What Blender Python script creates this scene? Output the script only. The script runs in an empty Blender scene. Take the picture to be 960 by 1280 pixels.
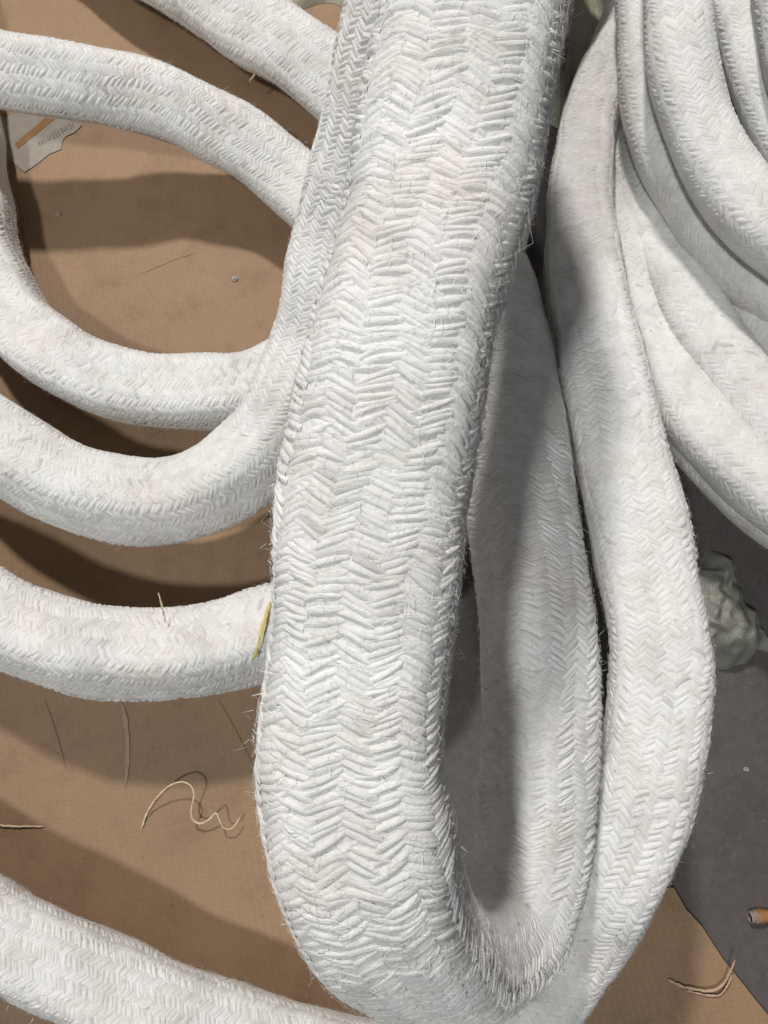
import bpy, math, random
import numpy as np
from mathutils import Vector

# ------------------------------------------------------------------ camera, light, exposure
scene = bpy.context.scene
COL = scene.collection
FPX = 960.0                     # focal length in photo pixels (photo 960 x 1280)
PITCH = math.radians(15.0)      # tilt away from straight down
CAM_H = 0.60
cam_d = bpy.data.cameras.new('camera')
cam = bpy.data.objects.new('camera', cam_d)
COL.objects.link(cam)
cam.location = (0, 0, CAM_H)
cam.rotation_euler = (PITCH, 0, 0)
cam_d.sensor_fit = 'VERTICAL'
cam_d.angle_y = 2 * math.atan(640.0 / FPX)
cam_d.clip_start = 0.01
cam_d.clip_end = 50
scene.camera = cam

world = bpy.data.worlds.new('World')
scene.world = world
world.use_nodes = True
bg = world.node_tree.nodes['Background']
bg.inputs[0].default_value = (0.95, 0.97, 1.0, 1)
bg.inputs[1].default_value = 0.155


def lamp(name, target, slope, h, size, energy, color):
    d = bpy.data.lights.new(name, 'AREA')
    d.shape = 'DISK'
    d.size = size
    d.energy = energy
    d.color = color
    o = bpy.data.objects.new(name, d)
    COL.objects.link(o)
    t = Vector(target)
    o.location = t + Vector((slope[0] * h, slope[1] * h, h))
    o.rotation_euler = (t - o.location).to_track_quat('-Z', 'Y').to_euler()
    return o


# two workshop ceiling lamps, out of the picture
lamp('ceiling_lamp_north', (0, 0.1, 0.05), (-0.20, 0.70), 2.6, 0.20, 84, (1.0, 0.94, 0.895))
lamp('ceiling_lamp_south', (0, 0.1, 0.05), (-0.31, -0.36), 2.6, 0.22, 43, (0.97, 0.99, 0.975))

vs = scene.view_settings
vs.view_transform = 'Standard'
vs.look = 'None'
vs.exposure = -0.15
vs.gamma = 1.0

rng = np.random.default_rng(7)
random.seed(7)

# ------------------------------------------------------------------ helpers
CP, SP = math.cos(PITCH), math.sin(PITCH)


def at(px, py, z=None, d=None):
    """photo pixel + height above the cardboard (or distance along the view axis) -> world point"""
    t = (640.0 - py) / FPX
    x = (px - 480.0) / FPX
    down = CP - t * SP
    if d is None:
        d = (CAM_H - z) / down
    return np.array([x * d, (SP + t * CP) * d, CAM_H - down * d])


def link(name, me, mat, parent=None):
    o = bpy.data.objects.new(name, me)
    COL.objects.link(o)
    if mat is not None:
        me.materials.append(mat)
    if parent is not None:
        o.parent = parent
    return o


def tag(o, label, cat, group=None):
    o['label'] = label
    o['category'] = cat
    if group:
        o['group'] = group
    return o


def empty(name, loc=(0, 0, 0)):
    o = bpy.data.objects.new(name, None)
    o.empty_display_size = 0.02
    o.location = loc
    COL.objects.link(o)
    return o


def mesh_np(name, v, quads, uv=None, attr=None, smooth=True):
    """v (n,3), quads (m,4) numpy -> mesh, quick"""
    me = bpy.data.meshes.new(name)
    n, m = len(v), len(quads)
    me.vertices.add(n)
    me.vertices.foreach_set('co', np.ascontiguousarray(v, np.float32).ravel())
    k = quads.shape[1]
    me.loops.add(m * k)
    me.loops.foreach_set('vertex_index', np.ascontiguousarray(quads, np.int32).ravel())
    me.polygons.add(m)
    me.polygons.foreach_set('loop_start', np.arange(0, m * k, k, dtype=np.int32))
    me.polygons.foreach_set('loop_total', np.full(m, k, dtype=np.int32))
    me.polygons.foreach_set('use_smooth', np.full(m, smooth, dtype=bool))
    if uv is not None:
        l = me.uv_layers.new(name='UVMap')
        l.data.foreach_set('uv', np.ascontiguousarray(uv[quads.ravel()], np.float32).ravel())
    if attr is not None:
        a = me.attributes.new('rnd', 'FLOAT', 'POINT')
        a.data.foreach_set('value', np.ascontiguousarray(attr, np.float32))
    me.update(calc_edges=True)
    return me


def spline(pts, ds):
    """smooth curve through points, resampled every ds"""
    p = np.asarray(pts, float)
    p = np.vstack([2 * p[0] - p[1], p, 2 * p[-1] - p[-2]])
    out = []
    for i in range(1, len(p) - 2):
        p0, p1, p2, p3 = p[i - 1], p[i], p[i + 1], p[i + 2]
        t0 = 0.0
        t1 = t0 + max(np.linalg.norm(p1 - p0), 1e-6) ** 0.5
        t2 = t1 + max(np.linalg.norm(p2 - p1), 1e-6) ** 0.5
        t3 = t2 + max(np.linalg.norm(p3 - p2), 1e-6) ** 0.5
        t = np.linspace(t1, t2, 40, endpoint=False)[:, None]
        a1 = (t1 - t) / (t1 - t0) * p0 + (t - t0) / (t1 - t0) * p1
        a2 = (t2 - t) / (t2 - t1) * p1 + (t - t1) / (t2 - t1) * p2
        a3 = (t3 - t) / (t3 - t2) * p2 + (t - t2) / (t3 - t2) * p3
        b1 = (t2 - t) / (t2 - t0) * a1 + (t - t0) / (t2 - t0) * a2
        b2 = (t3 - t) / (t3 - t1) * a2 + (t - t1) / (t3 - t1) * a3
        out.append((t2 - t) / (t2 - t1) * b1 + (t - t1) / (t2 - t1) * b2)
    out.append(p[-2][None])
    c = np.vstack(out)
    seg = np.linalg.norm(np.diff(c, axis=0), axis=1)
    s = np.concatenate([[0], np.cumsum(seg)])
    n = max(8, int(s[-1] / ds))
    sn = np.linspace(0, s[-1], n)
    c = np.stack([np.interp(sn, s, c[:, k]) for k in range(3)], 1)
    # soften the joints between spans
    for _ in range(int(0.012 / ds) + 1):
        c[1:-1] = 0.25 * c[:-2] + 0.5 * c[1:-1] + 0.25 * c[2:]
    return c


class Noise1:
    """smooth random function of (s, u) from a few waves"""
    def __init__(self, k, fs, fu, seed):
        r = np.random.default_rng(seed)
        self.a = r.uniform(0.4, 1.0, k)
        self.fs = r.uniform(0.4, 1.0, k) * fs * r.choice([-1, 1], k)
        self.fu = r.integers(0, fu + 1, k)
        self.ph = r.uniform(0, 6.283, k)
        self.n = np.sqrt((self.a ** 2).sum() / 2)

    def __call__(self, s, u):
        r = 0
        for a, fs, fu, ph in zip(self.a, self.fs, self.fu, self.ph):
            r = r + a * np.sin(6.2832 * (fs * s + fu * u) + ph)
        return r / self.n


# ------------------------------------------------------------------ materials
def newmat(name):
    m = bpy.data.materials.new(name)
    m.use_nodes = True
    nt = m.node_tree
    return m, nt, nt.nodes, nt.links, nt.nodes['Principled BSDF']


def ramp(N, stops):
    r = N.new('ShaderNodeValToRGB')
    e = r.color_ramp.elements
    while len(e) < len(stops):
        e.new(0.5)
    for k, (p, c) in enumerate(stops):
        e[k].position = p
        e[k].color = c if len(c) == 4 else (*c, 1)
    return r


def noise(N, L, vec, scale, detail=4, rough=0.55):
    n = N.new('ShaderNodeTexNoise')
    n.inputs['Scale'].default_value = scale
    n.inputs['Detail'].default_value = detail
    n.inputs['Roughness'].default_value = rough
    if vec is not None:
        L.new(vec, n.inputs['Vector'])
    return n


def mix(N, L, fac, a, b, mode='MIX'):
    m = N.new('ShaderNodeMix')
    m.data_type = 'RGBA'
    m.blend_type = mode
    for sock, val in ((m.inputs[0], fac), (m.inputs[6], a), (m.inputs[7], b)):
        if hasattr(val, 'is_output'):
            L.new(val, sock)
        else:
            sock.default_value = val if isinstance(val, (int, float)) else (*val, 1)
    return m.outputs[2]


def rope_material(name, base, tint_amt, fibre):
    m, nt, N, L, B = newmat(name)
    geo = N.new('ShaderNodeNewGeometry')
    pos = geo.outputs['Position']
    at_ = N.new('ShaderNodeAttribute')
    at_.attribute_name = 'rnd'
    # per-yarn tone
    r1 = ramp(N, [(0.0, tuple(c * 0.74 for c in base)), (0.18, tuple(c * 0.91 for c in base)), (0.6, base),
                  (1.0, tuple(min(0.9, c * 1.05) for c in base))])
    L.new(at_.outputs['Fac'], r1.inputs[0])
    # faint pink / green / grey tints of the fibre
    n1 = noise(N, L, pos, 26, 3)
    t1 = ramp(N, [(0.28, (0.95, 0.985, 0.97)), (0.46, (0.99, 1, 1)), (0.54, (1, 1, 1)), (0.72, (1.0, 0.93, 0.90))])
    L.new(n1.outputs['Fac'], t1.inputs[0])
    c = mix(N, L, tint_amt, r1.outputs[0], t1.outputs[0], 'MULTIPLY')
    # soiling: patches of grey dust and small specks
    n2 = noise(N, L, pos, 48, 6, 0.7)
    d2 = ramp(N, [(0.45, (1, 1, 1)), (0.75, (0.80, 0.785, 0.75))])
    L.new(n2.outputs['Fac'], d2.inputs[0])
    c = mix(N, L, 1.0, c, d2.outputs[0], 'MULTIPLY')
    n3 = noise(N, L, pos, 210, 2, 0.5)
    d3 = ramp(N, [(0.70, (1, 1, 1)), (0.76, (0.62, 0.61, 0.58))])
    L.new(n3.outputs['Fac'], d3.inputs[0])
    c = mix(N, L, 0.8, c, d3.outputs[0], 'MULTIPLY')
    L.new(c, B.inputs['Base Color'])
    B.inputs['Roughness'].default_value = 0.9
    B.inputs['Specular IOR Level'].default_value = 0.18
    B.inputs['Sheen Weight'].default_value = 0.12
    B.inputs['Sheen Roughness'].default_value = 0.5
    # fibres running along every yarn (UV: metres along / across the yarn)
    uv = N.new('ShaderNodeUVMap')
    mp = N.new('ShaderNodeMapping')
    mp.inputs['Scale'].default_value = (260, 2600, 1)
    L.new(uv.outputs[0], mp.inputs['Vector'])
    nf = noise(N, L, mp.outputs[0], 1.0, 4, 0.65)
    ng = noise(N, L, pos, 900, 4, 0.6)
    add = N.new('ShaderNodeMath')
    add.operation = 'ADD'
    L.new(nf.outputs['Fac'], add.inputs[0])
    L.new(ng.outputs['Fac'], add.inputs[1])
    b = N.new('ShaderNodeBump')
    b.inputs['Strength'].default_value = fibre
    b.inputs['Distance'].default_value = 0.0006
    L.new(add.outputs[0], b.inputs['Height'])
    L.new(b.outputs[0], B.inputs['Normal'])
    return m


M_ROPE = rope_material('white_ceramic_yarn', (0.765, 0.760, 0.745), 0.6, 0.75)
M_CORE = rope_material('rope_core_fibre', (0.745, 0.74, 0.725), 0.6, 0.8)


def simple(name, col, rough=0.8, bump=0.0, scale=200, var=0.15):
    m, nt, N, L, B = newmat(name)
    tc = N.new('ShaderNodeTexCoord')
    n = noise(N, L, tc.outputs['Object'], scale, 5)
    r = ramp(N, [(0.3, tuple(c * (1 - var) for c in col)), (0.7, tuple(min(1, c * (1 + var)) for c in col))])
    L.new(n.outputs['Fac'], r.inputs[0])
    L.new(r.outputs[0], B.inputs['Base Color'])
    B.inputs['Roughness'].default_value = rough
    B.inputs['Specular IOR Level'].default_value = 0.3
    if bump:
        b = N.new('ShaderNodeBump')
        b.inputs['Strength'].default_value = bump
        b.inputs['Distance'].default_value = 0.001
        L.new(n.outputs['Fac'], b.inputs['Height'])
        L.new(b.outputs[0], B.inputs['Normal'])
    return m


def cardboard_material():
    m, nt, N, L, B = newmat('brown_cardboard')
    geo = N.new('ShaderNodeNewGeometry')
    pos = geo.outputs['Position']
    n1 = noise(N, L, pos, 5, 4)
    r1 = ramp(N, [(0.3, (0.235, 0.152, 0.090)), (0.5, (0.285, 0.185, 0.110)), (0.72, (0.315, 0.205, 0.122))])
    L.new(n1.outputs['Fac'], r1.inputs[0])
    # paper fibre flecks, stretched
    mp = N.new('ShaderNodeMapping')
    mp.inputs['Rotation'].default_value = (0, 0, math.radians(35))
    mp.inputs['Scale'].default_value = (120, 900, 1)
    L.new(pos, mp.inputs['Vector'])
    n2 = noise(N, L, mp.outputs[0], 1.0, 3, 0.6)
    r2 = ramp(N, [(0.3, (0.86, 0.85, 0.84)), (0.6, (1, 1, 1)), (0.8, (1.08, 1.07, 1.06))])
    L.new(n2.outputs['Fac'], r2.inputs[0])
    c = mix(N, L, 0.8, r1.outputs[0], r2.outputs[0], 'MULTIPLY')
    # grubby and scuffed patches
    n3 = noise(N, L, pos, 22, 7, 0.72)
    r3 = ramp(N, [(0.35, (0.80, 0.77, 0.75)), (0.5, (1, 1, 1)), (0.75, (1, 1, 1)), (0.85, (1.15, 1.15, 1.17))])
    L.new(n3.outputs['Fac'], r3.inputs[0])
    c = mix(N, L, 0.75, c, r3.outputs[0], 'MULTIPLY')
    n4 = noise(N, L, pos, 330, 2)
    r4 = ramp(N, [(0.66, (1, 1, 1)), (0.73, (0.66, 0.63, 0.6))])
    L.new(n4.outputs['Fac'], r4.inputs[0])
    c = mix(N, L, 0.7, c, r4.outputs[0], 'MULTIPLY')
    mp2 = N.new('ShaderNodeMapping')
    mp2.inputs['Rotation'].default_value = (0, 0, math.radians(-14))
    L.new(pos, mp2.inputs['Vector'])
    w = N.new('ShaderNodeTexWave')
    w.inputs['Scale'].default_value = 62
    w.inputs['Distortion'].default_value = 1.2
    w.inputs['Detail'].default_value = 3
    L.new(mp2.outputs[0], w.inputs['Vector'])
    rw = ramp(N, [(0.0, (0.96, 0.957, 0.954)), (1.0, (1.02, 1.02, 1.02))])
    L.new(w.outputs['Fac'], rw.inputs[0])
    n5 = noise(N, L, pos, 3.2, 2)
    c = mix(N, L, n5.outputs['Fac'], c, mix(N, L, 1.0, c, rw.outputs[0], 'MULTIPLY'))
    L.new(c, B.inputs['Base Color'])
    B.inputs['Roughness'].default_value = 0.62
    B.inputs['Specular IOR Level'].default_value = 0.3
    # corrugation telegraphing faintly through the liner
    b1 = N.new('ShaderNodeBump')
    b1.inputs['Strength'].default_value = 0.07
    b1.inputs['Distance'].default_value = 0.001
    L.new(w.outputs['Fac'], b1.inputs['Height'])
    b2 = N.new('ShaderNodeBump')
    b2.inputs['Strength'].default_value = 0.25
    b2.inputs['Distance'].default_value = 0.0006
    L.new(n3.outputs['Fac'], b2.inputs['Height'])
    L.new(b1.outputs[0], b2.inputs['Normal'])
    L.new(b2.outputs[0], B.inputs['Normal'])
    return m


def concrete_material():
    m, nt, N, L, B = newmat('grey_concrete')
    geo = N.new('ShaderNodeNewGeometry')
    pos = geo.outputs['Position']
    n1 = noise(N, L, pos, 7, 6, 0.65)
    r1 = ramp(N, [(0.3, (0.058, 0.051, 0.048)), (0.55, (0.092, 0.082, 0.078)), (0.75, (0.125, 0.113, 0.107))])
    L.new(n1.outputs['Fac'], r1.inputs[0])
    n2 = noise(N, L, pos, 160, 6, 0.75)
    r2 = ramp(N, [(0.3, (0.72, 0.72, 0.72)), (0.55, (1, 1, 1)), (0.75, (1.25, 1.25, 1.25))])
    L.new(n2.outputs['Fac'], r2.inputs[0])
    c = mix(N, L, 0.9, r1.outputs[0], r2.outputs[0], 'MULTIPLY')
    n3 = noise(N, L, pos, 420, 3, 0.6)
    r3 = ramp(N, [(0.62, (0, 0, 0)), (0.70, (1, 1, 1))])
    L.new(n3.outputs['Fac'], r3.inputs[0])
    c = mix(N, L, r3.outputs[0], c, (0.12, 0.108, 0.10))
    n4 = noise(N, L, pos, 14, 5, 0.7)
    r4 = ramp(N, [(0.48, (0, 0, 0)), (0.68, (0.75, 0.75, 0.75))])
    L.new(n4.outputs['Fac'], r4.inputs[0])
    c = mix(N, L, r4.outputs[0], c, (0.065, 0.050, 0.044))
    L.new(c, B.inputs['Base Color'])
    B.inputs['Roughness'].default_value = 0.75
    b = N.new('ShaderNodeBump')
    b.inputs['Strength'].default_value = 0.35
    b.inputs['Distance'].default_value = 0.001
    L.new(n2.outputs['Fac'], b.inputs['Height'])
    L.new(b.outputs[0], B.inputs['Normal'])
    return m


def plastic_material(name, col, trans):
    m, nt, N, L, B = newmat(name)
    geo = N.new('ShaderNodeNewGeometry')
    n = noise(N, L, geo.outputs['Position'], 60, 5, 0.6)
    r = ramp(N, [(0.3, tuple(c * 0.75 for c in col)), (0.7, col)])
    L.new(n.outputs['Fac'], r.inputs[0])
    L.new(r.outputs[0], B.inputs['Base Color'])
    B.inputs['Roughness'].default_value = 0.5
    B.inputs['Specular IOR Level'].default_value = 0.5
    tr = N.new('ShaderNodeBsdfTransparent')
    ms = N.new('ShaderNodeMixShader')
    ms.inputs[0].default_value = trans
    L.new(B.outputs[0], ms.inputs[1])
    L.new(tr.outputs[0], ms.inputs[2])
    L.new(ms.outputs[0], N['Material Output'].inputs['Surface'])
    return m


M_CARD = cardboard_material()
M_CONC = concrete_material()

# ------------------------------------------------------------------ setting: concrete floor, cardboard
n = 2
v = np.array([[-6, -6, -0.0038], [6, -6, -0.0038], [6, 6, -0.0038], [-6, 6, -0.0038]])
fl = link('concrete_floor', mesh_np('concrete_floor', v, np.array([[0, 1, 2, 3]]), smooth=False), M_CONC)
fl['kind'] = 'structure'

# cardboard: one large flattened sheet, wavy outline, 4.5 mm thick
outline = []
corner = [at(1010, 1330, 0), at(948, 1252, 0), at(905, 1196, 0), at(878, 1160, 0), at(842, 1112, 0), at(780, 1110, 0),
          at(690, 1150, 0), at(560, 1170, 0), at(500, 1100, 0), at(495, 860, 0), at(505, 640, 0), at(500, 520, 0), at(495, 330, 0), at(490, 180, 0), at(486, 60, 0),  # cut back under the big loop: darker concrete stands in for shade in its slot
          np.array([0.02, 0.95, 0]), np.array([-0.9, 1.0, 0]), np.array([-0.95, -0.75, 0]), np.array([0.62, -0.72, 0])]
for i, p in enumerate(corner):
    q = corner[(i + 1) % len(corner)]
    k = max(1, int(np.linalg.norm(q - p) / 0.012)) if i < 13 else max(1, int(np.linalg.norm(q - p) / 0.05))
    for j in range(k):
        w = p + (q - p) * j / k
        outline.append(w + np.array([random.uniform(-1, 1), random.uniform(-1, 1), 0]) * 0.0013)
outline = np.array(outline)
no = len(outline)
me = bpy.data.meshes.new('cardboard_sheet')
vv = [tuple(p) for p in outline] + [(p[0], p[1], -0.0032) for p in outline]
ff = [list(range(no))] + [[(i + 1) % no, i, no + i, no + (i + 1) % no] for i in range(no)]
if sum(outline[i][0] * outline[(i + 1) % no][1] - outline[(i + 1) % no][0] * outline[i][1] for i in range(no)) < 0:
    ff[0].reverse()
me.from_pydata(vv, [], ff)
me.update()
card = link('cardboard_sheet', me, M_CARD)
tag(card, 'flattened brown cardboard sheet spread on the floor under the rope loops', 'cardboard')


def strip(name, pts, width, mat, parent=None, z=0.0006, taper=True):
    """flat ribbon lying on the cardboard through photo points"""
    c = spline([at(*p, 0) for p in pts], 0.003)
    T = np.gradient(c, axis=0)
    T /= np.linalg.norm(T, axis=1)[:, None]
    S = np.stack([-T[:, 1], T[:, 0], 0 * T[:, 0]], 1)
    k = len(c)
    wd = np.full(k, width) * (np.random.default_rng(k).uniform(0.75, 1.25, k))
    if taper:
        wd *= np.clip(np.minimum(np.arange(k), np.arange(k)[::-1]) / 4.0, 0.15, 1)
    c = c.copy()
    c[:, 2] = z
    v = np.empty((k * 2, 3))
    v[0::2] = c - S * wd[:, None] / 2
    v[1::2] = c + S * wd[:, None] / 2
    q = np.array([[2 * i, 2 * i + 2, 2 * i + 3, 2 * i + 1] for i in range(k - 1)])
    return link(name, mesh_np(name, v, q, smooth=False), mat, parent)


M_SCUFF = simple('scuffed_liner_pale', (0.30, 0.21, 0.13), 0.7, 0.1, 300)
M_CREASE = simple('crease_dark', (0.235, 0.15, 0.088), 0.8, 0.1, 300)
M_TAPE = simple('dusty_tape', (0.31, 0.21, 0.135), 0.5, 0.05, 150)
for pts, w in [([(150, 870), (158, 905), (160, 945), (157, 985)], 0.0032)]:
    strip('tape_strip', pts, w, M_TAPE, card, 0.0009)
for pts, w in [([(55, 870), (70, 915), (84, 965)], 0.0007), ([(272, 872), (296, 915), (322, 968)], 0.0008),
               ([(92, 560), (160, 570), (190, 545), (240, 520), (262, 515)], 0.0011),
               ([(160, 1165), (178, 1205), (186, 1225)], 0.0005)]:
    strip('crease', pts, w, M_CREASE, card, 0.0005)
for pts, w in [([(170, 345), (225, 322), (250, 315)], 0.0007), ([(185, 1150), (220, 1185)], 0.0006), ([(176, 350), (230, 420)], 0.0005),
               ([(200, 700), (260, 715), (300, 700)], 0.0004)]:
    strip('scuff', pts, w, M_SCUFF, card, 0.0005)

# ------------------------------------------------------------------ rope builder
SIDE = 0.060
HALF = SIDE / 2 - 0.0012
# cross-section: a soft square, sampled by arc length
def section(SN):
    th = np.linspace(0, 2 * np.pi, 721)
    r = HALF / (np.abs(np.cos(th)) ** SN + np.abs(np.sin(th)) ** SN) ** (1 / SN)
    px, py = r * np.cos(th), r * np.sin(th)
    l = np.concatenate([[0], np.cumsum(np.hypot(np.diff(px), np.diff(py)))])
    nx, ny = np.gradient(py), -np.gradient(px)
    nn = np.hypot(nx, ny)
    return l / l[-1], px, py, nx / nn, ny / nn, l[-1]


class Rope:
    def __init__(self, pts, roll=0.0, ref=(0, 0, 1), mode='up', seed=0, scale=1.0, ext=(0.0, 0.0), bend=(0.0, 0.0), sn=4.2):
        self.sec = section(sn)
        pts = [np.asarray(p, float) for p in pts]
        # carry the rope on, out of the picture, along a gentle arc
        for end in (0, 1):
            L_ = ext[end]
            if L_ <= 0:
                continue
            a, b = (pts[1], pts[0]) if end == 0 else (pts[-2], pts[-1])
            d = b - a
            ang = math.atan2(d[1], d[0])
            nst = max(1, int(L_ / 0.07))
            p = b.copy()
            zt = 0.032
            for k in range(nst):
                ang += bend[end] * 0.07
                p = p + np.array([math.cos(ang), math.sin(ang), 0]) * 0.07
                p = np.array([p[0], p[1], p[2] + (zt - p[2]) * 0.25])
                if end == 0:
                    pts.insert(0, p.copy())
                else:
                    pts.append(p.copy())
        self.c = spline(pts, 0.002)
        n = len(self.c)
        seg = np.linalg.norm(np.diff(self.c, axis=0), axis=1)
        self.s = np.concatenate([[0], np.cumsum(seg)])
        self.L = self.s[-1]
        T = np.gradient(self.c, axis=0)
        T /= np.linalg.norm(T, axis=1)[:, None]
        ref = np.asarray(ref, float)
        N = np.empty_like(T)
        if mode == 'up':
            N = ref[None] - (T @ ref)[:, None] * T
            N /= np.linalg.norm(N, axis=1)[:, None]
        else:
            k = ref - (T[0] @ ref) * T[0]
            k /= np.linalg.norm(k)
            for i in range(n):
                k = k - (T[i] @ k) * T[i]
                k /= np.linalg.norm(k)
                N[i] = k
        Bv = np.cross(T, N)
        if np.isscalar(roll):
            a = np.full(n, math.radians(roll))
        else:
            xs = [r[0] for r in roll]
            a = np.radians(np.interp(self.s / self.L, xs, [r[1] for r in roll]))
            for _ in range(30):
                a[1:-1] = 0.25 * a[:-2] + 0.5 * a[1:-1] + 0.25 * a[2:]
        ca, sa = np.cos(a)[:, None], np.sin(a)[:, None]
        self.T, self.N, self.B = T, ca * N + sa * Bv, -sa * N + ca * Bv
        self.lump = Noise1(7, 16, 3, seed + 100)
        self.warp = Noise1(9, 22, 4, seed + 200)
        self.tone = Noise1(6, 18, 3, seed + 300)
        if np.isscalar(scale):
            self.scale = np.full(n, float(scale))
        else:                                   # [(point on the rope, scale), ...]
            xs = [self.s[np.argmin(((self.c - q[0]) ** 2).sum(1))] for q in scale]
            self.scale = np.interp(self.s, xs, [q[1] for q in scale])
        self.seed = seed

    def surf(self, s, u, h):
        s = np.clip(s, 0, self.L)
        sh = s.shape
        sf = s.ravel()
        I = lambda A: np.stack([np.interp(sf, self.s, A[:, k]) for k in range(3)], 1)
        P, N, B = I(self.c), I(self.N), I(self.B)
        uu = np.mod(u.ravel(), 1.0)
        k = np.interp(sf, self.s, self.scale) * (1 + 0.022 * self.lump(sf, uu))
        _u, _px, _py, _nx, _ny, _ = self.sec
        px, py = np.interp(uu, _u, _px) * k, np.interp(uu, _u, _py) * k
        nx, ny = np.interp(uu, _u, _nx), np.interp(uu, _u, _ny)
        hf = h.ravel()
        out = P + (px + nx * hf)[:, None] * N + (py + ny * hf)[:, None] * B
        return out.reshape(*sh, 3)


def build_rope(name, rope, label, group, NCOL=28, na=5, nc=4, fuzz=2500, pitch=0.0029, slope=0.56, parts_view=None, relief=0.0012, amp_j=0.35, down=-0.3, jit=0.2):
    root = empty(name, tuple(rope.c[len(rope.c) // 2] * np.array([1, 1, 0])))
    tag(root, label, 'rope', group)
    off = np.array(root.location)
    r = np.random.default_rng(rope.seed)
    # core
    ns, nu = max(12, int(rope.L / 0.006)), 40
    S, U = np.meshgrid(np.linspace(0, rope.L, ns), np.arange(nu) / nu, indexing='ij')
    V = rope.surf(S, U, np.full(S.shape, -(0.0003 + 0.7 * relief))).reshape(-1, 3) - off
    i, j = np.meshgrid(np.arange(ns - 1), np.arange(nu), indexing='ij')
    j2 = (j + 1) % nu
    Q = np.stack([i * nu + j, i * nu + j2, (i + 1) * nu + j2, (i + 1) * nu + j], -1).reshape(-1, 4)
    caps = []
    for e, row in ((0, 0), (1, (ns - 1) * nu)):
        cidx = len(V)
        V = np.vstack([V, (rope.c[0 if e == 0 else -1] - off)[None]])
        for jj in range(0, nu, 2):
            a, b, c_ = row + jj, row + (jj + 1) % nu, row + (jj + 2) % nu
            caps.append([cidx, a, b, c_] if e == 1 else [cidx, c_, b, a])
    Q = np.vstack([Q, np.array(caps)])
    link('core', mesh_np('core', V, Q, uv=np.zeros((len(V), 2)), attr=np.full(len(V), 0.3)), M_CORE, root)
    # braid yarns, in columns that lean left and right by turns
    rows = int(rope.L / pitch) - 1
    K, C = np.meshgrid(np.arange(rows), np.arange(NCOL), indexing='ij')
    K, C = K.ravel(), C.ravel()
    m = len(K)
    sg = np.where(C % 2 == 0, 1.0, -1.0)
    PERIM = rope.sec[5]
    cw = PERIM / NCOL
    uc = (C + 0.5 + r.uniform(-0.16, 0.16, NCOL)[C]) / NCOL + r.normal(0, 0.10, m) / NCOL + 0.010 * rope.warp(K * pitch * 0.5 + 3.1, C / NCOL * 0)
    s0 = (K + 1.0) * pitch + r.normal(0, jit, m) * pitch + 0.0018 * rope.warp(K * pitch, uc)
    s0 = s0 + np.where(K % 2 == 0, 0.07, -0.07) * pitch
    al = slope + r.normal(0, 0.10, m) + 0.07 * rope.lump(K * pitch * 1.7, uc)
    wd = pitch * 1.42 * r.uniform(0.8, 1.2, m)
    amp = relief * np.clip(1 + r.normal(0, amp_j, m) + 0.22 * rope.tone(K * pitch * 2.0, uc), 0.25, 1.7)
    ln = cw * r.uniform(1.22, 1.48, m)
    zz = np.zeros(m)
    crowd = np.linalg.norm(rope.surf(s0 + 0.004, uc, zz) - rope.surf(s0 - 0.004, uc, zz), axis=1) / 0.008   # < 1 inside a bend
    amp = np.where(crowd < 1.0, (amp + 0.0004) * np.clip((crowd - 0.45) / 0.55, 0.3, 1) - 0.0004, amp)
    amp = amp * np.clip(1.25 - 1.5 * np.abs(crowd - 1), 0.25, 1)
    skew = r.uniform(0.62, 0.9, m)
    tau = np.linspace(0, 1, na)
    sig = np.linspace(-1, 1, nc)
    TA, SI = np.meshgrid(tau, sig, indexing='ij')
    TA, SI = TA[None], SI[None]
    e = lambda a: a[:, None, None]
    curve = r.normal(0, 0.0005, m)
    Uu = e(uc) + (TA - 0.5) * e(ln) / PERIM + 0 * SI
    Ss = e(s0) + e(sg) * (TA - 0.5) * e(ln) * e(al) + SI * e(wd) / 2 * (0.86 + 0.14 * np.sin(np.pi * TA)) + e(curve) * np.sin(np.pi * TA)
    prof = np.cos(np.pi / 2 * SI) ** 0.9
    if nc >= 7:
        ply = 1 - e(r.uniform(0.15, 0.42, m)) * (0.5 + 0.5 * np.cos(2 * np.pi * 1.5 * SI + e(r.uniform(-1.5, 1.5, m)) + TA * 2.2 * e(r.normal(0, 0.6, m))))
    else:
        ply = 1.0
    base = -(0.0004 + 0.75 * relief)
    Hh = base + (e(amp) + 0.7 * relief + 0.0002) * prof * ply * (0.34 + 0.66 * np.sin(np.pi * TA ** e(skew)) ** 0.7)
    W = rope.surf(Ss, Uu, Hh).reshape(m, na * nc, 3)
    rnd = np.clip(0.52 + 0.16 * r.normal(0, 1, m) + 0.10 * rope.tone(K * pitch, uc), 0, 1)
    uvx = (TA - 0.5) * e(ln) + e(r.uniform(0, 3, m)) + 0 * SI
    uvy = SI * e(wd) / 2 + e(r.uniform(0, 3, m)) + 0 * TA
    UV = np.stack([uvx, uvy], -1).reshape(m, na * nc, 2)
    a, b = np.meshgrid(np.arange(na - 1), np.arange(nc - 1), indexing='ij')
    q1 = np.stack([a * nc + b, a * nc + b + 1, (a + 1) * nc + b + 1, (a + 1) * nc + b], -1).reshape(-1, 4)
    q1 = q1[:, ::-1]     # outward
    # nobody can see the yarns pressed to the floor or squeezed inside a tight bend
    cc = np.stack([np.interp(s0, rope.s, rope.c[:, k]) for k in range(3)], 1)
    nz = rope.surf(s0, uc, zz) - cc
    gone = (nz[:, 2] / np.linalg.norm(nz, axis=1) < down) | (crowd < 0.42)
    single = np.zeros(m, bool)
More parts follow.
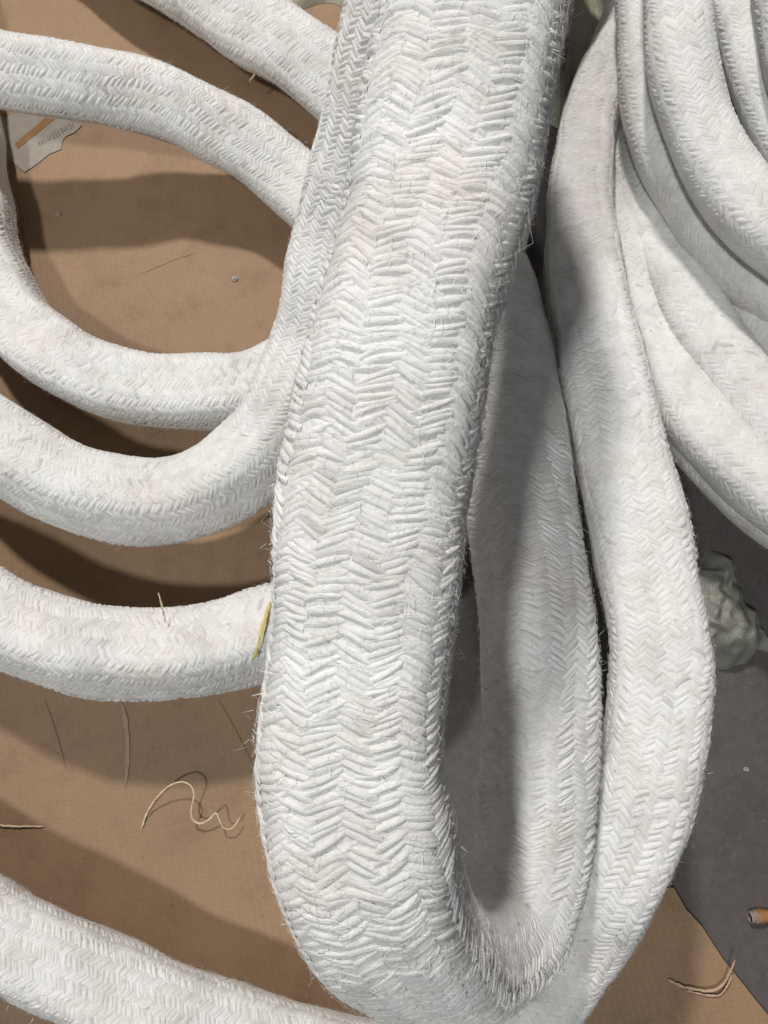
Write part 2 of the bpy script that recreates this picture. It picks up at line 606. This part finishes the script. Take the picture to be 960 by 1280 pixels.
    if parts_view is not None:
        cen = W.mean(1)
        f0, f1, want = parts_view
        kk = K * pitch / rope.L
        nrm = cen - np.stack([np.interp(s0, rope.s, rope.c[:, k]) for k in range(3)], 1)
        face = (nrm / np.linalg.norm(nrm, axis=1)[:, None]) @ np.array([0.1, 0.1, 1.0])
        ok = np.where(~gone & (kk > f0) & (kk < f1) & (face > 0.55))[0]
        mid = 0.5 * (f0 + f1)
        ok = ok[np.argsort(np.abs(kk[ok] - mid))][:want]
        single[ok] = True
        for t in ok:
            o3 = cen[t]
            me = mesh_np('braid_yarn', W[t] - o3, q1, uv=UV[t], attr=np.full(na * nc, rnd[t]))
            ob = link('braid_yarn', me, M_ROPE, root)
            ob.location = tuple(o3 - off)
    keep = ~single & ~gone
    mk = keep.sum()
    Vb = W[keep].reshape(-1, 3) - off
    Qb = (q1[None] + (np.arange(mk) * na * nc)[:, None, None]).reshape(-1, 4)
    br = link('braid', mesh_np('braid', Vb, Qb, uv=UV[keep].reshape(-1, 2), attr=np.repeat(rnd[keep], na * nc)), M_ROPE, root)
    br['kind'] = 'stuff'
    # loose fibres standing off the yarn
    if fuzz:
        nf = int(fuzz * rope.L)
        fs, fu = r.uniform(0, rope.L, nf), r.uniform(0, 1, nf)
        fz0 = np.zeros(nf)
        fc = np.linalg.norm(rope.surf(fs + 0.004, fu, fz0) - rope.surf(fs - 0.004, fu, fz0), axis=1) / 0.008
        fs, fu = fs[fc > 0.92], fu[fc > 0.92]
        nf = len(fs)
        ang = r.uniform(0, 6.283, nf)
        ang = np.where(r.uniform(0, 1, nf) < 0.6, np.where(r.uniform(0, 1, nf) < 0.5, 1, -1) * (np.pi / 2 - 0.4) + r.normal(0, 0.35, nf), ang)
        fl_ = r.gamma(2.2, 0.0014, nf) + 0.0012
        lift = np.abs(r.normal(0, 0.00030, nf)) + 0.0001
        long_ = r.uniform(0, 1, nf) < 0.03
        fl_ = np.where(long_, fl_ * 2.0, fl_)
        lift = np.where(long_, lift * 5.0, lift)
        kq = 3
        tt = np.linspace(0, 1, kq)[None]
        cv = r.normal(0, 1.3, nf)[:, None]
        aa = ang[:, None] + cv * tt
        ds_, du_ = np.cos(aa) * fl_[:, None] / kq, np.sin(aa) * fl_[:, None] / kq
        s_ = fs[:, None] + np.cumsum(ds_, 1)
        u_ = fu[:, None] + np.cumsum(du_, 1) / PERIM
        h_ = 0.0003 + lift[:, None] * np.sin(np.pi * (0.1 + 0.75 * tt)) * 1.6
        wv = r.uniform(0.00004, 0.00011, nf)[:, None] * (1 - 0.6 * tt)
        ox, oy = -np.sin(aa) * wv, np.cos(aa) * wv
        A = rope.surf(s_ + ox, u_ + oy / PERIM, h_)
        Bq = rope.surf(s_ - ox, u_ - oy / PERIM, h_ + 0.00005)
        V = np.stack([A, Bq], 2).reshape(-1, 3) - off
        a = np.arange(kq - 1)
        qq = np.stack([2 * a, 2 * a + 1, 2 * a + 3, 2 * a + 2], -1)
        Qf = (qq[None] + (np.arange(nf) * kq * 2)[:, None, None]).reshape(-1, 4)
        fz = link('loose_fibres', mesh_np('loose_fibres', V, Qf, uv=np.zeros((len(V), 2)), attr=np.full(len(V), 0.75)), M_ROPE, root)
        fz['kind'] = 'stuff'
    return root


# ------------------------------------------------------------------ the ropes
GL = 'rope loops lying on the cardboard'
GP = 'rope turns of the coil pile'

# big loop in front, bending under and going back up behind itself
W_ = lambda *a: np.array(a, float)
big_pts = [W_(-.02, .93, .034), W_(.005, .82, .12), W_(.022, .69, .25), W_(.032, .56, .35), W_(.04, .43, .40), W_(.043, .32, .412),
           at(598, 0, d=.245), at(570, 150, d=.243), at(537, 300, d=.243), at(505, 430, d=.243), at(472, 600, d=.243),
           at(460, 720, d=.243), at(449, 850, d=.243), at(445, 960, d=.244), at(456, 1055, d=.246), at(486, 1132, d=.256),
           at(535, 1187, d=.28), at(596, 1206, d=.318), at(642, 1168, d=.346), at(661, 1085, d=.36), at(671, 990, d=.366), at(677, 900, d=.37),
           at(672, 800, d=.375), at(660, 700, d=.39), at(648, 600, d=.41), at(640, 500, d=.45), at(624, 400, d=.50),
           at(595, 300, d=.545), at(560, 180, d=.60), at(530, 60, d=.66), at(505, -60, d=.72)]
big = Rope(big_pts, roll=0, ref=(0.02, 0.05, 1), mode='pt', seed=1, sn=3.1, ext=(0.0, 0.14), bend=(0, 1.0),
           scale=[(big_pts[14], 1.0), (big_pts[15], .93), (big_pts[16], .79), (big_pts[17], .70), (big_pts[18], .77), (big_pts[20], .87), (big_pts[24], .88)])
build_rope('braided_rope', big, 'thick white braided rope in front, looping down and back up behind itself', 'rope lengths',
           NCOL=22, pitch=0.0021, slope=0.37, na=7, nc=5, fuzz=34000, relief=0.00052, amp_j=0.38, jit=0.18, down=-0.6, parts_view=(0.40, 0.60, 300))

# loop standing beside it, running on under it along the bottom of the picture
rl_pts = [at(900, -60, d=.72), at(848, -15, d=.70), at(800, 35, d=.69), at(754, 105, d=.67), at(730, 195, d=.63), at(726, 300, d=.56), at(742, 420, d=.49),
          at(772, 560, d=.435), at(803, 690, d=.415), at(821, 810, d=.40), at(818, 920, d=.392), at(796, 1010, d=.39),
          at(762, 1090, d=.395), at(706, 1185, d=.415), at(630, 1285, z=.09), at(520, 1340, z=.045), at(385, 1322, z=.042),
          at(230, 1272, z=.045), at(110, 1222, z=.052), at(0, 1168, z=.055), at(-90, 1110, z=.05)]
rl = Rope(rl_pts, roll=[(0, 10), (0.3, 12), (0.55, 10), (0.75, 25), (1, 18)], mode='up', seed=2, scale=[(rl_pts[4], .82), (rl_pts[6], .90), (rl_pts[9], .86), (rl_pts[13], .86), (rl_pts[16], .95)], sn=3.6, ext=(0.1, 0.28), bend=(0, -2.0))
build_rope('braided_rope', rl, 'white braided rope bowing out beside the big loop and on along the bottom edge', 'rope lengths', NCOL=32, na=5, nc=4, pitch=0.0027, fuzz=16000, relief=0.00055)

# rope coming down along the big one and turning away to the left
r2 = Rope([at(545, -150, d=.42), at(508, -20, d=.435), at(466, 150, d=.48), at(424, 300, d=.52), at(403, 400, d=.535), at(376, 480, d=.545), at(335, 550, d=.55),
           at(275, 603, d=.55), at(200, 627, z=.07), at(100, 612, z=.065), at(0, 556, z=.06), at(-90, 488, z=.05)],
          roll=[(0, 20), (0.5, 30), (0.7, 32), (1, 20)], mode='up', seed=3, sn=3.3, scale=.97, ext=(0.3, 0.2), bend=(-1.2, -2.5))
build_rope('braided_rope', r2, 'white braided rope hugging the big loop, then turning across the cardboard in a bend', 'rope lengths', fuzz=13000, relief=0.00060)

# hairpin with the open teardrop of cardboard inside
r1 = Rope([at(-110, 75, z=.105), at(0, 90, z=.102), at(100, 105, z=.092), at(200, 128, z=.076), at(290, 170, z=.060), at(370, 230, z=.046), at(425, 300, z=.040),
           at(435, 370, z=.037), at(400, 440, z=.036), at(330, 482, z=.036), at(240, 492, z=.036), at(140, 478, z=.036), at(60, 437, z=.034), at(5, 375, z=.033),
           at(-25, 290, z=.033), at(-38, 200, z=.032), at(-48, 120, z=.030), at(-62, 30, z=.030)],
          roll=[(0, 38), (0.3, 34), (0.45, 10), (0.6, -6), (1, 0)], mode='up', seed=4, sn=3.3, scale=.97, ext=(0.15, 0.12), bend=(1.5, 0.5))
build_rope('braided_rope', r1, 'white braided rope curled round an open teardrop of bare cardboard', 'rope lengths', fuzz=13000, relief=0.00060)

# rope across the middle of the cardboard
r3 = Rope([at(-120, 700, z=.06), at(-50, 745, z=.07), at(30, 788, z=.073), at(110, 812, z=.073), at(200, 818, z=.073), at(280, 806, z=.07), at(360, 783, z=.075),
           at(430, 768, z=.085), at(492, 745, z=.095), at(522, 690, z=.10), at(530, 600, z=.09), at(530, 480, z=.065), at(530, 350, z=.045), at(545, 230, z=.034)],  # unseen run behind the big loop, raised to cast shade into the slot
          roll=[(0, -26), (0.5, -26), (1, -5)], mode='up', seed=5, sn=3.3, scale=.97, ext=(0.2, 0.05), bend=(2.5, 0))
build_rope('braided_rope', r3, 'white braided rope curving across the cardboard, a yellow thread at its end', 'rope lengths', fuzz=13000, relief=0.00060)

# rope at the very top
r5 = Rope([at(120, -95, z=.044), at(200, -40, z=.044), at(262, -2, z=.044), at(335, 45, z=.044), at(405, 92, z=.042), at(470, 150, z=.04), at(520, 215, z=.04)],
          roll=36, mode='up', seed=6, sn=3.3, scale=1.14, ext=(0.25, 0.0), bend=(0.5, 0))
build_rope('braided_rope', r5, 'short stretch of white braided rope crossing the top edge above the teardrop', 'rope lengths', fuzz=13000, relief=0.00060)

pile = [
    ('lowest rope strand of the coil pile, touching the concrete under its neighbour', 10, 12,
     [at(765, 315, d=.66), at(785, 402, d=.645), at(824, 482, d=.625), at(872, 552, d=.60), at(934, 616, d=.575), at(1004, 668, d=.56), at(1070, 706, d=.56)]),
    ('pale rope strand of the coil pile running beside the bowed rope', 11, 8,
     [at(800, -10, d=.70), at(770, 60, d=.69), at(750, 150, d=.67), at(750, 240, d=.65), at(772, 330, d=.62), at(802, 410, d=.60), at(850, 495, d=.56),
      at(912, 572, d=.53), at(985, 632, d=.51), at(1060, 680, d=.51)]),
    ('rope strand of the coil pile squeezed between two broader strands', 18, 20,
     [at(782, 100, d=.69), at(778, 200, d=.67), at(796, 300, d=.645), at(832, 385, d=.615), at(878, 462, d=.58), at(938, 540, d=.555), at(1010, 605, d=.545)]),
    ('broad smooth rope strand of the coil pile, in the middle of its curve', 12, 30,
     [at(800, 40, d=.67), at(795, 130, d=.66), at(808, 220, d=.64), at(830, 300, d=.615), at(862, 375, d=.58), at(905, 445, d=.555), at(965, 520, d=.53), at(1040, 590, d=.52)]),
    ('thin glimpse of rope wedged under two strands of the coil pile', 13, 10,
     [at(845, 100, d=.66), at(855, 200, d=.64), at(878, 285, d=.62), at(918, 362, d=.585), at(972, 428, d=.56), at(1040, 490, d=.55)]),
    ('rope strand half hidden behind the topmost strand of the coil pile', 14, 5,
     [at(806, -110, d=.62), at(805, -20, d=.61), at(810, 100, d=.60), at(828, 180, d=.59), at(858, 240, d=.58), at(900, 300, d=.565), at(955, 355, d=.55), at(1030, 410, d=.54)]),
    ('topmost wide rope strand of the coil pile, brightly lit beside a dark gap', 15, 8,
     [at(842, -130, d=.54), at(845, -20, d=.535), at(852, 80, d=.53), at(872, 155, d=.528), at(905, 220, d=.52), at(952, 280, d=.505), at(1030, 340, d=.495)]),
    ('rope strand of the coil pile beyond the dark gap', 16, 25,
     [at(918, -120, d=.62), at(924, -20, d=.615), at(938, 60, d=.61), at(962, 130, d=.605), at(1000, 200, d=.60), at(1060, 270, d=.60)]),
    ('rope strand cut off by the top corner of the picture, farthest round the coil', 17, 15,
     [at(975, -130, d=.58), at(980, -20, d=.575), at(995, 70, d=.57), at(1020, 140, d=.565), at(1070, 220, d=.56)]),
]
for lab, sd, rl_, pts in pile:
    build_rope('braided_rope', Rope(pts, roll=rl_, mode='up', seed=sd, sn=2.6, scale=.78, ext=(0.12, 0.18), bend=(-1.5, 1.5)), lab, GP, NCOL=24, pitch=0.0034, na=4, nc=4, fuzz=6000, relief=0.00040, down=-0.15)

# ------------------------------------------------------------------ small things
def tube(name, c, rad, mat, parent=None, sides=6, taper=0.35):
    c = np.asarray(c)
    T = np.gradient(c, axis=0)
    T /= np.linalg.norm(T, axis=1)[:, None]
    k = np.array([0.13, 0.21, 0.97])
    Nn = np.empty_like(T)
    for i in range(len(T)):
        k = k - (T[i] @ k) * T[i]
        k /= np.linalg.norm(k)
        Nn[i] = k
    Bn = np.cross(T, Nn)
    n = len(c)
    ph = np.arange(sides) / sides * 2 * np.pi
    rr = np.full(n, rad) * np.random.default_rng(n).uniform(0.85, 1.15, n)
    rr *= np.clip(np.minimum(np.arange(n), np.arange(n)[::-1]) / 3.0 + taper, 0, 1)
    V = (c[:, None] + rr[:, None, None] * (np.cos(ph)[None, :, None] * Nn[:, None] + np.sin(ph)[None, :, None] * Bn[:, None])).reshape(-1, 3)
    i, j = np.meshgrid(np.arange(n - 1), np.arange(sides), indexing='ij')
    j2 = (j + 1) % sides
    Q = np.stack([i * sides + j, i * sides + j2, (i + 1) * sides + j2, (i + 1) * sides + j], -1).reshape(-1, 4)
    return link(name, mesh_np(name, V, Q), mat, parent)


def thread(label, pts, rad, mat, name='loose_thread', group='loose threads'):
    """two twisted plies following photo points (x, y, height)"""
    root = empty(name, tuple(at(pts[0][0], pts[0][1], 0)))
    off = np.array(root.location)
    c = spline([at(*p) for p in pts], 0.0012)
    c = c + np.random.default_rng(len(c)).normal(0, 0.00012, c.shape)
    n = len(c)
    ph = np.arange(n) * 0.45 + np.sin(np.arange(n) * 0.13) * 2
    for k in (0, 1):
        o = np.stack([np.cos(ph + k * np.pi), np.sin(ph + k * np.pi), np.zeros(n)], 1) * rad * 0.35 * (1 + 0.8 * np.sin(ph * 0.21 + k))[:, None]
        tube('ply', c + o - off, rad * 0.75, mat, root)
    tag(root, label, 'thread', group)
    return root


M_THREAD = simple('cream_thread', (0.62, 0.50, 0.36), 0.85, 0, 900)
M_THREAD2 = simple('tan_thread', (0.50, 0.35, 0.25), 0.85, 0, 900)
M_YEL = simple('yellow_thread', (0.62, 0.52, 0.16), 0.8, 0, 900)
thread('curly cream thread in a looping squiggle on bare cardboard',
       [(177, 1037, .001), (181, 1022, .002), (193, 1001, .008), (208, 985, .014), (224, 977, .018), (238, 981, .019), (243, 992, .018), (240, 1007, .015),
        (239, 1022, .010), (247, 1030, .008), (260, 1026, .010), (271, 1014, .014), (274, 1024, .013), (279, 1036, .010), (287, 1038, .009), (295, 1030, .010), (300, 1022, .009)],
       0.00062, M_THREAD)
thread('short straight cream thread end lying at the cardboard by the left edge', [(-40, 1027, .002), (-10, 1031, .002), (25, 1033, .002), (55, 1033, .001)], 0.0007, M_THREAD)
thread('thin stiff thread poking up from the rope across the cardboard', [(207, 778, .10), (204, 765, .105), (201, 752, .11), (198, 741, .112)], 0.0005, M_THREAD)
thread('little pinkish thread hook hanging under the rope at the top edge', [(310, 74, .055), (317, 79, .05), (320, 88, .042), (316, 97, .036), (312, 102, .034)], 0.0008, M_THREAD)
thread('tan frayed thread bent on the bottom corner of the cardboard',
       [(835, 1224, .001), (850, 1232, .002), (870, 1237, .003), (893, 1238, .004), (906, 1228, .006), (914, 1212, .010), (919, 1200, .012)], 0.0008, M_THREAD2)
thread('second strand of frayed thread lying close under the bent one', [(858, 1238, .001), (880, 1243, .001), (899, 1245, .002), (908, 1234, .004), (915, 1218, .008)], 0.0006, M_THREAD2)
thread('yellow thread lying across the rope where it slips behind the big loop',
       [(338, 752, .100), (333, 768, .106), (328, 785, .1095), (324, 800, .109), (320, 815, .105), (318, 824, .100)], 0.0010, M_YEL)

# torn paper label with an orange stripe and small grey print
def poly(name, pts, z, mat, parent, thick=0.00025, off=(0, 0, 0)):
    me = bpy.data.meshes.new(name)
    P = [at(x, y, 0) - np.asarray(off) for x, y in pts]
    n = len(P)
    vv = [(p[0], p[1], z + thick) for p in P] + [(p[0], p[1], z) for p in P]
    a = sum(P[i][0] * P[(i + 1) % n][1] - P[(i + 1) % n][0] * P[i][1] for i in range(n))
    f = [list(range(n)) if a > 0 else list(range(n))[::-1]]
    f += [[i, (i + 1) % n, n + (i + 1) % n, n + i] for i in range(n)]
    me.from_pydata(vv, [], f)
    me.update()
    return link(name, me, mat, parent)


M_PAPER = simple('label_paper', (0.29, 0.265, 0.23), 0.8, 0.05, 120, 0.08)
M_ORANGE = simple('label_orange', (0.25, 0.135, 0.06), 0.8, 0.0, 120, 0.12)
M_PRINT = simple('label_print', (0.17, 0.16, 0.145), 0.8, 0.0, 200, 0.3)
lab = empty('paper_label', tuple(at(55, 180, 0)))
lo = np.array(lab.location)
tag(lab, 'torn white paper label with orange stripe on cardboard beside the rope', 'label')
poly('paper', [(2, 152), (30, 134), (66, 140), (88, 152), (103, 157), (94, 166), (83, 171), (79, 176), (77, 187), (70, 190), (62, 193), (50, 203), (40, 210), (31, 216),
               (23, 209), (12, 200), (4, 180)], 0.0006, M_PAPER, lab, off=lo)
poly('orange_stripe', [(19, 181), (57, 148), (69, 150), (23, 187)], 0.0010, M_ORANGE, lab, 0.0002, lo)
rr = random.Random(3)
for k in range(13):
    f = k / 12
    x, y = 49 + 42 * f, 181 - 24 * f
    hgt = rr.uniform(2.0, 4.2)
    w = rr.uniform(0.9, 2.2)
    dx, dy = 0.45, 0.9
    poly('print_mark', [(x - dx * hgt, y - dy * hgt), (x - dx * hgt + w, y - dy * hgt - w * 0.55), (x + dx * hgt + w, y + dy * hgt - w * 0.55), (x + dx * hgt, y + dy * hgt)],
         0.0010, M_PRINT, lab, 0.0002, lo)


# little crumpled scraps
def scrap(label, px, py, size, mat, seed, z0=0.001):
    r = np.random.default_rng(seed)
    c = at(px, py, 0)
    n = 7
    g = np.linspace(-1, 1, n)
    X, Y = np.meshgrid(g, g, indexing='ij')
    R = np.maximum(np.abs(X), np.abs(Y))
    k = size * (1 + 0.10 * r.normal(0, 1, X.shape)) * (1 - 0.28 * np.abs(X * Y))
    V = np.stack([X * k, Y * k * 0.8, z0 + size * 0.5 * np.abs(r.normal(0, 0.7, X.shape)) * (1.2 - R)], -1).reshape(-1, 3)
    i, j = np.meshgrid(np.arange(n - 1), np.arange(n - 1), indexing='ij')
    Q = np.stack([i * n + j, (i + 1) * n + j, (i + 1) * n + j + 1, i * n + j + 1], -1).reshape(-1, 4)
    o = link('paper_scrap', mesh_np('paper_scrap', V, Q, smooth=False), mat)
    o.location = (c[0], c[1], 0)
    tag(o, label, 'scrap', 'scraps on the cardboard')


M_SCRAP = simple('dusty_pink_scrap', (0.34, 0.24, 0.20), 0.7, 0, 300)
scrap('tiny dusty pink paper scrap lying in a rope shadow on the cardboard', 73, 268, 0.0030, M_SCRAP, 4)
m, nt, N, L, B = newmat('shiny_film_scrap')
geo = N.new('ShaderNodeNewGeometry')
nn = noise(N, L, geo.outputs['Position'], 420, 2)
rr_ = ramp(N, [(0.35, (0.20, 0.28, 0.20)), (0.5, (0.32, 0.27, 0.27)), (0.65, (0.27, 0.20, 0.28))])
L.new(nn.outputs['Fac'], rr_.inputs[0])
L.new(rr_.outputs[0], B.inputs['Base Color'])
B.inputs['Roughness'].default_value = 0.45
scrap('tiny shimmering film scrap in the middle of the bare cardboard teardrop', 294, 349, 0.0030, m, 9)
scrap('pale speck of paper on the concrete beside the bowed rope', 935, 962, 0.0022, M_PAPER, 12, -0.003)

# broken wooden stick at the edge of the picture
M_WOOD = simple('orange_wood', (0.36, 0.17, 0.065), 0.6, 0.3, 160, 0.3)
M_WEND = simple('frayed_wood_end', (0.25, 0.19, 0.16), 0.8, 0.3, 400, 0.3)
st = empty('wooden_stick', tuple(at(950, 1147, -.0038)))
so = np.array(st.location)
tag(st, 'orange wooden stick stub on grey concrete, cut by the picture edge', 'stick')
a, b = at(945, 1146, 0.0), at(1010, 1142, 0.0)
c = np.linspace(a, b, 12)
tube('shaft', c - so, 0.0045, M_WOOD, st, 8, 1.0)
a2 = at(937, 1146.5, 0.0)
tube('splintered_end', np.linspace(a2, a + (b - a) * 0.02, 6) - so, 0.0046, M_WEND, st, 7, 0.9)


# crumpled plastic film
def film(name, label, cx, cy, sx, sy, height, mat, seed, rot=0.0, n=46, z0=-0.004, dome=1.0):
    r = np.random.default_rng(seed)
    g = np.linspace(-1, 1, n)
    X, Y = np.meshgrid(g, g, indexing='ij')
    R = np.sqrt(X ** 2 + Y ** 2) / (1 + 0.22 * np.sin(3 * np.arctan2(Y, X) + seed) + 0.12 * np.sin(7 * np.arctan2(Y, X)))
    Z = np.zeros_like(X)
    # sharp folds: triangle waves in many directions
    tri = lambda q: np.abs((q % 2.0) - 1.0)
    for k in range(9):
        th = r.uniform(0, 3.1416)
        f = r.uniform(1.2, 8.0)
        q = (X * math.cos(th) + Y * math.sin(th)) * f + r.uniform(0, 2) + 0.35 * Z
        Z = Z + tri(q) * (0.75 / f ** 0.7)
    Z = Z / 2.2
    Z = height * (Z * 0.55 + dome * np.clip(1 - X ** 2, 0, 1) * np.clip(1 - Y ** 2, 0, 1) * 0.7)
    edge = np.clip(1 - (np.maximum(np.abs(X), np.abs(Y))) ** 6, 0, 1)
    Z *= edge
    jx = 0.06 * np.sin(5 * Y + seed) + 0.04 * np.sin(13 * Y)
    jy = 0.06 * np.sin(6 * X + 2 * seed) + 0.04 * np.sin(11 * X)
    x, y = (X + jx) * sx, (Y + jy) * sy
    V = np.stack([cx + x * math.cos(rot) - y * math.sin(rot), cy + x * math.sin(rot) + y * math.cos(rot), z0 + 0.0006 + Z], -1).reshape(-1, 3)
    i, j = np.meshgrid(np.arange(n - 1), np.arange(n - 1), indexing='ij')
    Q = np.stack([i * n + j, (i + 1) * n + j, (i + 1) * n + j + 1, i * n + j + 1], -1).reshape(-1, 4)
    Vl = V - np.array([cx, cy, z0])
    o = link(name, mesh_np(name, Vl, Q, smooth=False), mat)
    o.location = (cx, cy, z0)
    tag(o, label, 'plastic')
    return o


M_BAG = plastic_material('dusty_clear_plastic', (0.34, 0.34, 0.29), 0.3)
M_WRAP = plastic_material('olive_clear_wrap', (0.42, 0.41, 0.31), 0.20)
p = at(884, 768, 0)
film('plastic_bag', 'crumpled dusty plastic bag poking out beside the bowed rope', p[0], p[1], 0.036, 0.042, 0.034, M_BAG, 5, 0.35, 40)
film('plastic_wrap', 'olive plastic wrapping between the top rope and the big loop', 0.03, 0.78, 0.13, 0.13, 0.05, M_WRAP, 8, -0.25, 34, 0.0, 0.4)
film('plastic_wrap', 'pale olive plastic wrapping between the big loop and the coil pile', 0.165, 0.655, 0.055, 0.11, 0.045, M_WRAP, 3, 0.1, 26, -0.003, 0.5)
